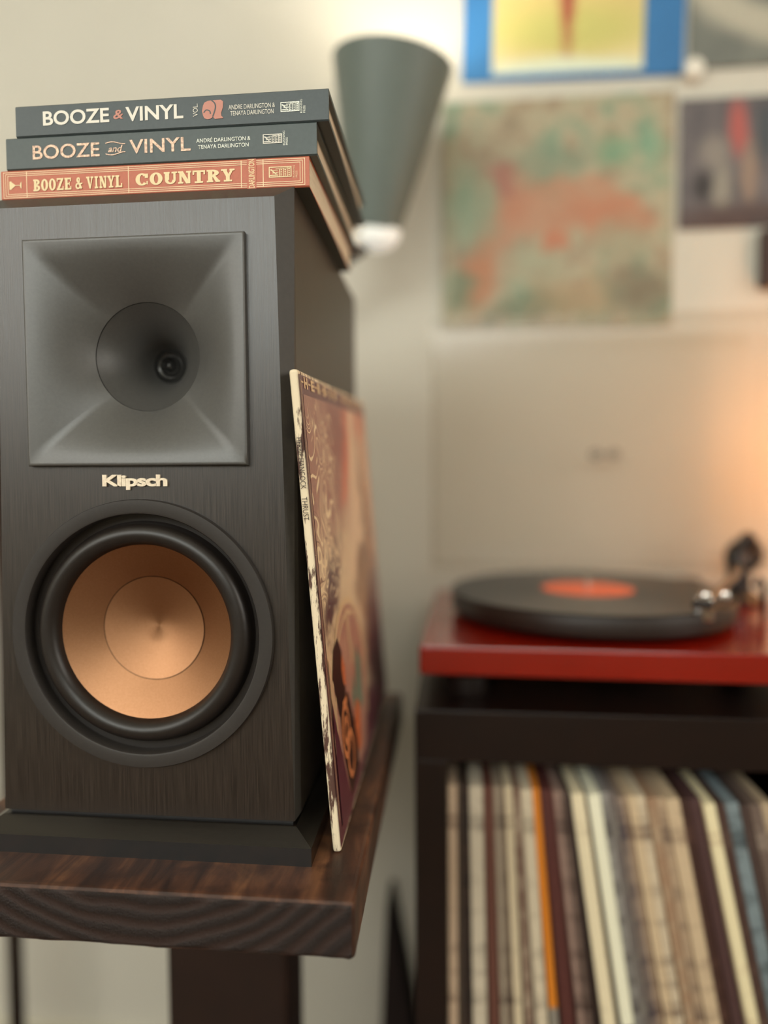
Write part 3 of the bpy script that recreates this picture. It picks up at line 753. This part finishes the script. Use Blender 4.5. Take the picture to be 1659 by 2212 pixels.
rec = thing('vinyl_record', 'black vinyl record with orange centre label lying on the platter', 'record', (TT.location.x, TT.location.y, CZ+.0819), -.03)
def vinyl():
    t = NT('black_vinyl'); v = t.coord('Object', (1, 1, 1), (-PX, -PY, 0)); sp_ = t.n('ShaderNodeSeparateXYZ'); t.link(v, sp_.inputs[0])
    r = t.math('SQRT', t.math('ADD', t.math('POWER', t.math('ABSOLUTE', sp_.outputs[0]), 2), t.math('POWER', t.math('ABSOLUTE', sp_.outputs[1]), 2)))
    g = t.math('SINE', t.math('MULTIPLY', r, 2600))
    tg = t.n('ShaderNodeTangent'); tg.direction_type = 'RADIAL'; tg.axis = 'Z'
    t.set(Base_Color=t.ramp(t.math('MULTIPLY_ADD', g, .5, .5), [(0, (.012, .010, .010, 1)), (1, (.020, .018, .017, 1))]), Roughness=.3, Anisotropic=.8)
    t.link(tg.outputs[0], t.b.inputs['Tangent']); return t.m
lathe('disc', [(.0036, 0), (.1505, 0), (.151, .0006), (.150, .0014), (.0036, .0014), (.0036, 0)], vinyl(), rec, center=(PX, PY, 0), seg=128, local=True)
lathe('centre_label', [(.0038, .0014), (.050, .0014), (.050, .0017), (.0038, .0017)], plain('orange_label', srgb(240, 112, 72), .5, var=.05, scale=120), rec, center=(PX, PY, 0), seg=64, local=True)

# ------------------------------------------------------------------ record cabinet
CX0, CXI, CY0, CY1 = .168, .197, .18, .55
M_CAB = plain('black_brown_cabinet', srgb(22, 8, 4), .38, var=.18, scale=40, bump=.05)
cab = thing('record_cabinet', 'black brown open cabinet holding records under the turntable', 'cabinet', (.54, .36, FZ))
cell = .339
cw = .385
XI = [CXI, CXI+cw, CXI+cw+.018, CXI+2*cw+.018]
CXE = XI[3]+.029
z_t = CZ-.046; z_m = z_t-cell; z_b = z_m-.018-cell
box('top_panel', CX0, CXE, CY0, CY1, z_t, CZ, M_CAB, cab, .0006)
box('bottom_panel', CX0, CXE, CY0, CY1, FZ, z_b, M_CAB, cab, .0006)
box('side_panel', CX0, CXI, CY0, CY1, z_b, z_t, M_CAB, cab, .0004)
box('side_panel', XI[3], CXE, CY0, CY1, z_b, z_t, M_CAB, cab, .0004)
box('shelf_panel', CXI, XI[3], CY0+.002, CY1, z_m-.018, z_m, M_CAB, cab, .0004)
box('divider', XI[1], XI[2], CY0+.002, CY1, z_m, z_t, M_CAB, cab, .0004)
box('divider', XI[1], XI[2], CY0+.002, CY1, z_b, z_m-.018, M_CAB, cab, .0004)
box('back_panel', CXI, XI[3], CY1-.006, CY1, z_b, z_t, M_CAB, cab)

# records standing in the first compartment: (left px, right px, rgb, second rgb, stripe style, words)
RS = [(967, 989, (176, 152, 128), (86, 62, 50), .62, 'worn beige'), (989, 1003, (44, 30, 24), (150, 136, 118), .74, 'black'), (1003, 1016, (58, 42, 34), (36, 24, 20), .5, 'dark brown'),
      (1016, 1048, (186, 174, 154), (150, 138, 122), .6, 'wide pale grey'), (1048, 1071, (82, 44, 36), (140, 112, 92), .72, 'maroon'), (1071, 1085, (150, 136, 118), (96, 80, 68), .62, 'grey'),
      (1085, 1097, (124, 108, 92), (70, 52, 44), .58, 'thin taupe'), (1097, 1116, (206, 190, 160), (120, 100, 84), .64, 'cream'), (1116, 1133, (104, 78, 66), (176, 154, 132), .55, 'mottled brown'),
      (1133, 1160, (196, 182, 158), (160, 146, 126), .6, 'wide beige'), (1160, 1178, (200, 120, 34), (186, 106, 30), .6, 'bright orange'), (1178, 1208, (70, 32, 28), (128, 84, 76), .70, 'dark red'),
      (1208, 1222, (150, 124, 112), (104, 84, 76), .58, 'pinkish grey'), (1222, 1236, (120, 100, 90), (84, 66, 58), .55, 'dull grey'), (1236, 1247, (32, 20, 18), (50, 34, 30), .5, 'thin black'),
      (1247, 1277, (222, 206, 174), (198, 180, 150), .66, 'bright cream'), (1277, 1285, (40, 26, 24), (60, 44, 38), .5, 'very thin black'), (1285, 1313, (226, 216, 192), (60, 42, 38), .9, 'white'),
      (1313, 1330, (142, 138, 132), (92, 86, 84), .55, 'mottled blue grey'), (1330, 1344, (112, 102, 100), (150, 142, 132), .55, 'slate grey'), (1344, 1358, (132, 116, 104), (84, 74, 78), .55, 'brown grey'),
      (1358, 1372, (160, 138, 116), (112, 88, 76), .58, 'tan'), (1372, 1392, (196, 174, 142), (140, 116, 96), .6, 'sand'), (1392, 1412, (206, 190, 164), (128, 104, 88), .58, 'pale sand'),
      (1412, 1434, (142, 112, 88), (176, 150, 122), .55, 'brown tan'), (1434, 1452, (170, 146, 120), (116, 96, 82), .57, 'light tan'), (1452, 1484, (190, 168, 138), (164, 140, 116), .6, 'wide tan'),
      (1484, 1506, (56, 34, 28), (92, 62, 52), .6, 'dark brown'), (1506, 1532, (66, 42, 42), (120, 98, 94), .7, 'purple brown'), (1532, 1558, (230, 208, 170), (196, 166, 134), .64, 'bright ivory'),
      (1558, 1580, (62, 42, 36), (96, 74, 64), .6, 'dim brown'), (1580, 1610, (118, 130, 134), (78, 88, 92), .56, 'blue grey'), (1610, 1630, (58, 42, 38), (120, 104, 94), .68, 'dark umber'), (1630, 1655, (92, 76, 68), (150, 134, 120), .6, 'grey brown'),
      (1655, 1680, (170, 150, 124), (110, 92, 80), .6, 'faded tan')]
ORD = 'first second third fourth fifth sixth seventh eighth ninth tenth eleventh twelfth thirteenth fourteenth fifteenth sixteenth seventeenth eighteenth nineteenth twentieth'.split()
ORD += ['twenty-'+o for o in ORD[:9]]+['thirtieth']+['thirty-'+o for o in ORD[:9]]
def lean_of(px):
    pts = [(960, 0), (1010, .012), (1100, .045), (1170, .085), (1260, .142), (1400, .178), (1550, .208), (1700, .23)]
    for (a, u), (b, v) in zip(pts, pts[1:]):
        if px <= b: return u+(v-u)*(px-a)/(b-a)
    return .23
SH = .315
prev = -9
for i, (p0, p1, c1, c2, thr, word) in enumerate(RS):
    ref = -.080
    X0 = CXI+.0004+.000399*(p0-967); tw = .000399*(p1-p0)*.985
    ln_ = lean_of((p0+p1)/2)
    # bottom-left corner so that the left face passes X0 at height ref
    hgt = SH*random.uniform(.992, 1.0)
    xb = X0+(ref-z_m)*math.tan(ln_)
    yo = CY0+.004+random.uniform(0, .007)
    t = NT('spine_print_'+word.replace(' ', '_'))
    nz = t.noise(t.coord('Object', (.3, .05, 1)), 30, 5, .7); n2 = t.noise(t.coord('Object', (1, .2, .25)), 420, 3)
    c1 = tuple(min(250, c*1.14) for c in c1)
    c0 = t.ramp(nz.outputs[0], [(thr-.10, srgb(*c1)), (thr+.03, srgb(*c2))])
    t.set(Base_Color=t.mixc(t.math('MULTIPLY', n2.outputs[0], .25), c0, srgb(*c2)), Roughness=.6)
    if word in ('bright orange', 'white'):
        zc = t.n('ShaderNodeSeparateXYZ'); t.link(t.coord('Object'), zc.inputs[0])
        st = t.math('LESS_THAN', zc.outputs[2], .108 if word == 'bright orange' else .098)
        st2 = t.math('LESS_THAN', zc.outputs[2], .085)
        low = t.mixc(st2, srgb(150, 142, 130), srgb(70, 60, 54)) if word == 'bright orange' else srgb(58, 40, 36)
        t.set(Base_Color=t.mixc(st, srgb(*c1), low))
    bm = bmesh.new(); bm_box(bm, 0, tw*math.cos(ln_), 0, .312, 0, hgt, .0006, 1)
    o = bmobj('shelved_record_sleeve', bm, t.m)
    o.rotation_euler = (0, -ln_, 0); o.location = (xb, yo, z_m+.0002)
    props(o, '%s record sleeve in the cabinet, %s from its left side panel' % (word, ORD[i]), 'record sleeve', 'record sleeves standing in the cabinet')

# ------------------------------------------------------------------ art on the wall
def wall_sheet(name, x0, x1, z0, z1, mt, label, cat, tilt=0, th=.004, group=None):
    bm = bmesh.new(); bm_box(bm, 0, x1-x0, -th, 0, 0, z1-z0, .0008, 1)
    o = bmobj(name, bm, mt); o.location = (x0, WY-.0005, z0); o.rotation_euler = (0, tilt, 0)
    return props(o, label, cat, group)
G = 'record sleeves pinned on the wall'
sage, rust, sandc = srgb(150, 168, 142), srgb(188, 124, 92), srgb(178, 158, 124)
m1 = art_mat('abstract_sage_and_rust_print', sage, [
    (.155, .165, .105, .042, -.15, rust, .35), (.075, .115, .030, .075, -.35, rust, .45), (.235, .150, .060, .026, -.35, rust, .4), (.05, .07, .02, .05, -.3, srgb(180, 116, 74), .5),
    (.125, .085, .045, .042, 0, srgb(160, 160, 132), .4), (.155, .115, .014, .018, 0, srgb(196, 104, 66), .5), (.235, .235, .018, .026, .4, srgb(112, 162, 128), .7), (.285, .235, .018, .030, .2, srgb(116, 164, 134), .7),
    (.13, .030, .055, .018, .1, srgb(84, 112, 84), .5), (.025, .05, .018, .03, 0, srgb(92, 122, 92), .5), (.04, .165, .035, .05, 0, srgb(132, 160, 132), .6), (.27, .05, .05, .035, 0, srgb(104, 98, 76), .6),
    (.085, .205, .016, .02, .5, srgb(164, 96, 84), .6), (.155, .225, .05, .022, 0, srgb(112, 136, 112), .6), (.18, .04, .05, .03, 0, srgb(168, 142, 106), .6), (.24, .11, .04, .03, 0, srgb(158, 150, 122), .6)],
    .075, 26, .5, (24, [(.32, srgb(126, 150, 124)), (.48, srgb(178, 168, 140)), (.62, srgb(160, 140, 114)), (.75, srgb(116, 134, 110))]), opacity=.68)
wall_sheet('wall_record_sleeve', .1885, .5000, .4285, .7395, m1, 'sage green and rust patterned record sleeve on the wall above the turntable lid', 'record sleeve', 0, group=G)
m2 = plain('blue_card', srgb(52, 118, 176), .5, var=.06, scale=14)
blue = wall_sheet('wall_record_sleeve', .2150, .5105, .7655, 1.070, m2, 'bright blue record sleeve with a pale yellow picture, at the top of the wall', 'record sleeve', .02, group=G)
m2b = art_mat('abstract_yellow_picture', srgb(238, 226, 176), [
    (.10, .10, .14, .09, 0, srgb(222, 200, 128), .5), (.10, .055, .10, .03, 0, srgb(206, 200, 118), .6), (.100, .10, .008, .075, 0, srgb(168, 72, 56), .8), (.100, .14, .016, .05, 0, srgb(160, 64, 52), .6), (.1, .0, .12, .018, 0, srgb(226, 236, 214), .5)], .015, 40)
bm = bmesh.new(); bm_box(bm, 0, .2005, -.0006, 0, 0, .23, 0)
pic = bmobj('picture', bm, m2b, blue, True); pic.location = (.0415, -.0040, .0085)
m3 = art_mat('grey_sleeve_print', srgb(118, 120, 112), [(.14, .15, .155, .125, .0, srgb(186, 180, 162), .12), (.14, .16, .115, .09, .0, srgb(112, 116, 110), .16), (.16, .12, .03, .06, .3, srgb(166, 162, 150), .4)], .02, 12, .5, (10, [(.3, srgb(98, 102, 98)), (.7, srgb(132, 134, 124))]))
wall_sheet('wall_record_sleeve', .5170, .8290, .7660, 1.078, m3, 'grey record sleeve with a beige ring, at the top right corner of the wall', 'record sleeve', 0, group=G)
m4 = art_mat('plum_grey_print', srgb(96, 90, 92), [(.075, .13, .012, .035, .05, srgb(176, 92, 86), .5), (.045, .10, .018, .02, 0, srgb(140, 132, 124), .6), (.055, .05, .012, .035, 0, srgb(146, 140, 128), .5), (.03, .055, .012, .02, 0, srgb(52, 46, 46), .6), (.11, .12, .012, .04, 0, srgb(70, 76, 82), .5), (.09, .07, .01, .04, 0, srgb(150, 128, 112), .6), (.10, .01, .12, .02, 0, srgb(82, 62, 58), .6)], .012, 60, .5, (30, [(.3, srgb(84, 80, 84)), (.7, srgb(116, 108, 108))]))
wall_sheet('small_record_sleeve', .5075, .6850, .5560, .7270, m4, 'small plum grey record sleeve on the wall right of the green one', 'record sleeve', .0, group=G)
wall_sheet('dark_wall_frame', .6120, .7700, .4740, .5480, plain('dark_brown_frame', srgb(58, 36, 28), .5), 'narrow dark brown panel on the wall under the small plum grey sleeve', 'frame', 0, .018)
pin = lathe('wall_clip', [(0, 0), (.009, 0), (.010, .003), (.006, .008), (.006, .012), (.012, .014), (.012, .018), (0, .019)], M_WHITE, None, 'Z', (0, 0, 0), 24, rot=Matrix.Rotation(PI/2, 3, 'X'))
pin.location = (.5205, WY, .7605); props(pin, 'round white wall clip between the blue and the grey sleeves', 'clip')

# ------------------------------------------------------------------ floor lamp with the grey uplight shade
M_GREYP = plain('grey_lamp_paint', srgb(112, 122, 116), .45, var=.03, scale=40)
M_SHIN = plain('white_shade_lining', srgb(240, 236, 224), .6, var=.02)
M_POLE = plain('dark_bronze_pole', srgb(52, 36, 30), .4, metal=.3)
def glow(name, col, st):
    t = NT(name); nz = t.noise(t.coord(), 8, 1)
    t.set(Base_Color=col, Emission_Color=t.ramp(nz.outputs[0], [(.2, col), (.8, tuple(min(1, c*1.04) for c in col[:3])+(1,))]), Emission_Strength=st); return t.m
lamp = thing('floor_lamp', 'grey cone shaded uplight lamp behind the stack of books', 'lamp', (-.415, .46, FZ))
ax = Vector((.13, -.12, .985)).normalized()
lb = Vector((.1060, .445, .5300)); lt_ = lb+ax*.190
rot = ax.to_track_quat('Z', 'Y').to_matrix()
lathe('lamp_shade', [(.0305, 0), (.0725, .190), (.0712, .190), (.0292, 0), (.0305, 0)], [M_GREYP], lamp, 'Z', lb, 72, rot=rot)['label'] = 'matte grey cone'
lathe('shade_lining', [(.0289, .001), (.0708, .1895)], M_SHIN, lamp, 'Z', lb, 64, rot=rot)
lathe('socket', [(0, -.024), (.012, -.023), (.022, -.017), (.0285, -.007), (.0290, .002), (.020, .010), (.013, .036), (0, .036)], glow('glowing_opal_cap', (.95, .95, .88, 1), .45), lamp, 'Z', lb+Vector((.003, 0, 0)), 36, rot=rot)  # weak emission in the cap stands in for bulb light showing through
lathe('switch_knob', [(0, -.009), (.006, -.0075), (.0088, -.003), (.0088, .003), (.006, .0075), (0, .009)], M_SHIN, lamp, 'Z', lb+Vector((-.0215, -.022, .000)), 24)
lathe('cord_grip', [(0, -.010), (.006, -.0085), (.0085, -.003), (.0085, .003), (.006, .0085), (0, .010)], M_SHIN, lamp, 'Z', lb+Vector((-.0275, -.018, -.0175)), 24)
lathe('bulb', [(0, .038), (.010, .038), (.014, .050), (.022, .068), (.024, .080), (.019, .094), (.009, .102), (0, .103)], glow('lit_bulb', (1.0, .93, .80, 1), 12), lamp, 'Z', lb, 32, rot=rot)
pl_ = bpy.data.lights.new('uplight', 'POINT'); pl_.energy = 3.2; pl_.color = (1.0, .95, .86); pl_.shadow_soft_size = .022
po = bpy.data.objects.new('uplight', pl_); COL.objects.link(po); po.location = lb+ax*.125; po.parent = lamp; po.matrix_parent_inverse = world_of(lamp).inverted()
tube('pole', [(-.415, .46, FZ+.02), (-.415, .46, .30)], .0105, M_POLE, lamp)
tube('gooseneck', curve_pts([(-.415, .46, .30), (-.405, .46, .345), (-.33, .458, .385), (-.15, .45, .42), (.02, .445, .475), (.084, .445, .505), lb+Vector((-.010, 0, -.008))], 10), .007, M_POLE, lamp)
lathe('lamp_base', [(0, 0), (.11, 0), (.11, .012), (.10, .018), (.02, .024), (0, .024)], M_POLE, lamp, 'Z', (-.415, .43, FZ), 48)

# ------------------------------------------------------------------ desk lamp at the right end of the cabinet
dl = thing('table_lamp', 'small amber globe bulb lamp standing on the cabinet right of the turntable', 'lamp', (.745, .40, CZ))
bc = Vector((.745, .400, .250))
lathe('lamp_base', [(0, 0), (.055, 0), (.055, .012), (.048, .016), (.014, .022), (.009, .030), (.009, .165), (.018, .175), (.018, .196), (0, .196)], M_POLE, dl, 'Z', (.745, .40, CZ), 48)
lathe('bulb', [(0, .040)]+[(.040*math.sin(PI*k/12), .040*math.cos(PI*k/12)) for k in range(1, 11)]+[(.015, -.044), (0, -.044)], glow('amber_bulb', (1.0, .34, .06, 1), 40), dl, 'Z', bc, 36)

# ------------------------------------------------------------------ dark case in the gap on the floor
vs = [(.108, -.76), (.163, -.76), (.162, -.60), (.151, -.49), (.137, -.41), (.124, -.335), (.117, -.335), (.113, -.42), (.108, -.55)]
vs = [(x, max(z, FZ)) for x, z in vs]; n = len(vs)
bm = bmesh.new()
fr_ = [bm.verts.new((x, .43, z)) for x, z in vs]; bk = [bm.verts.new((x, .50, z)) for x, z in vs]
bm.faces.new(fr_); bm.faces.new(bk[::-1])
for i in range(n): bm.faces.new((fr_[i], bk[i], bk[(i+1) % n], fr_[(i+1) % n]))
bmesh.ops.recalc_face_normals(bm, faces=bm.faces)
bmesh.ops.bevel(bm, geom=bm.edges[:], offset=.003, segments=2, affect='EDGES')
props(bmobj('tapered_case', bm, plain('dark_case_cloth', srgb(36, 22, 18), .8, var=.2, scale=300)), 'dark tapering case standing in the gap between the stand and the record cabinet', 'case')
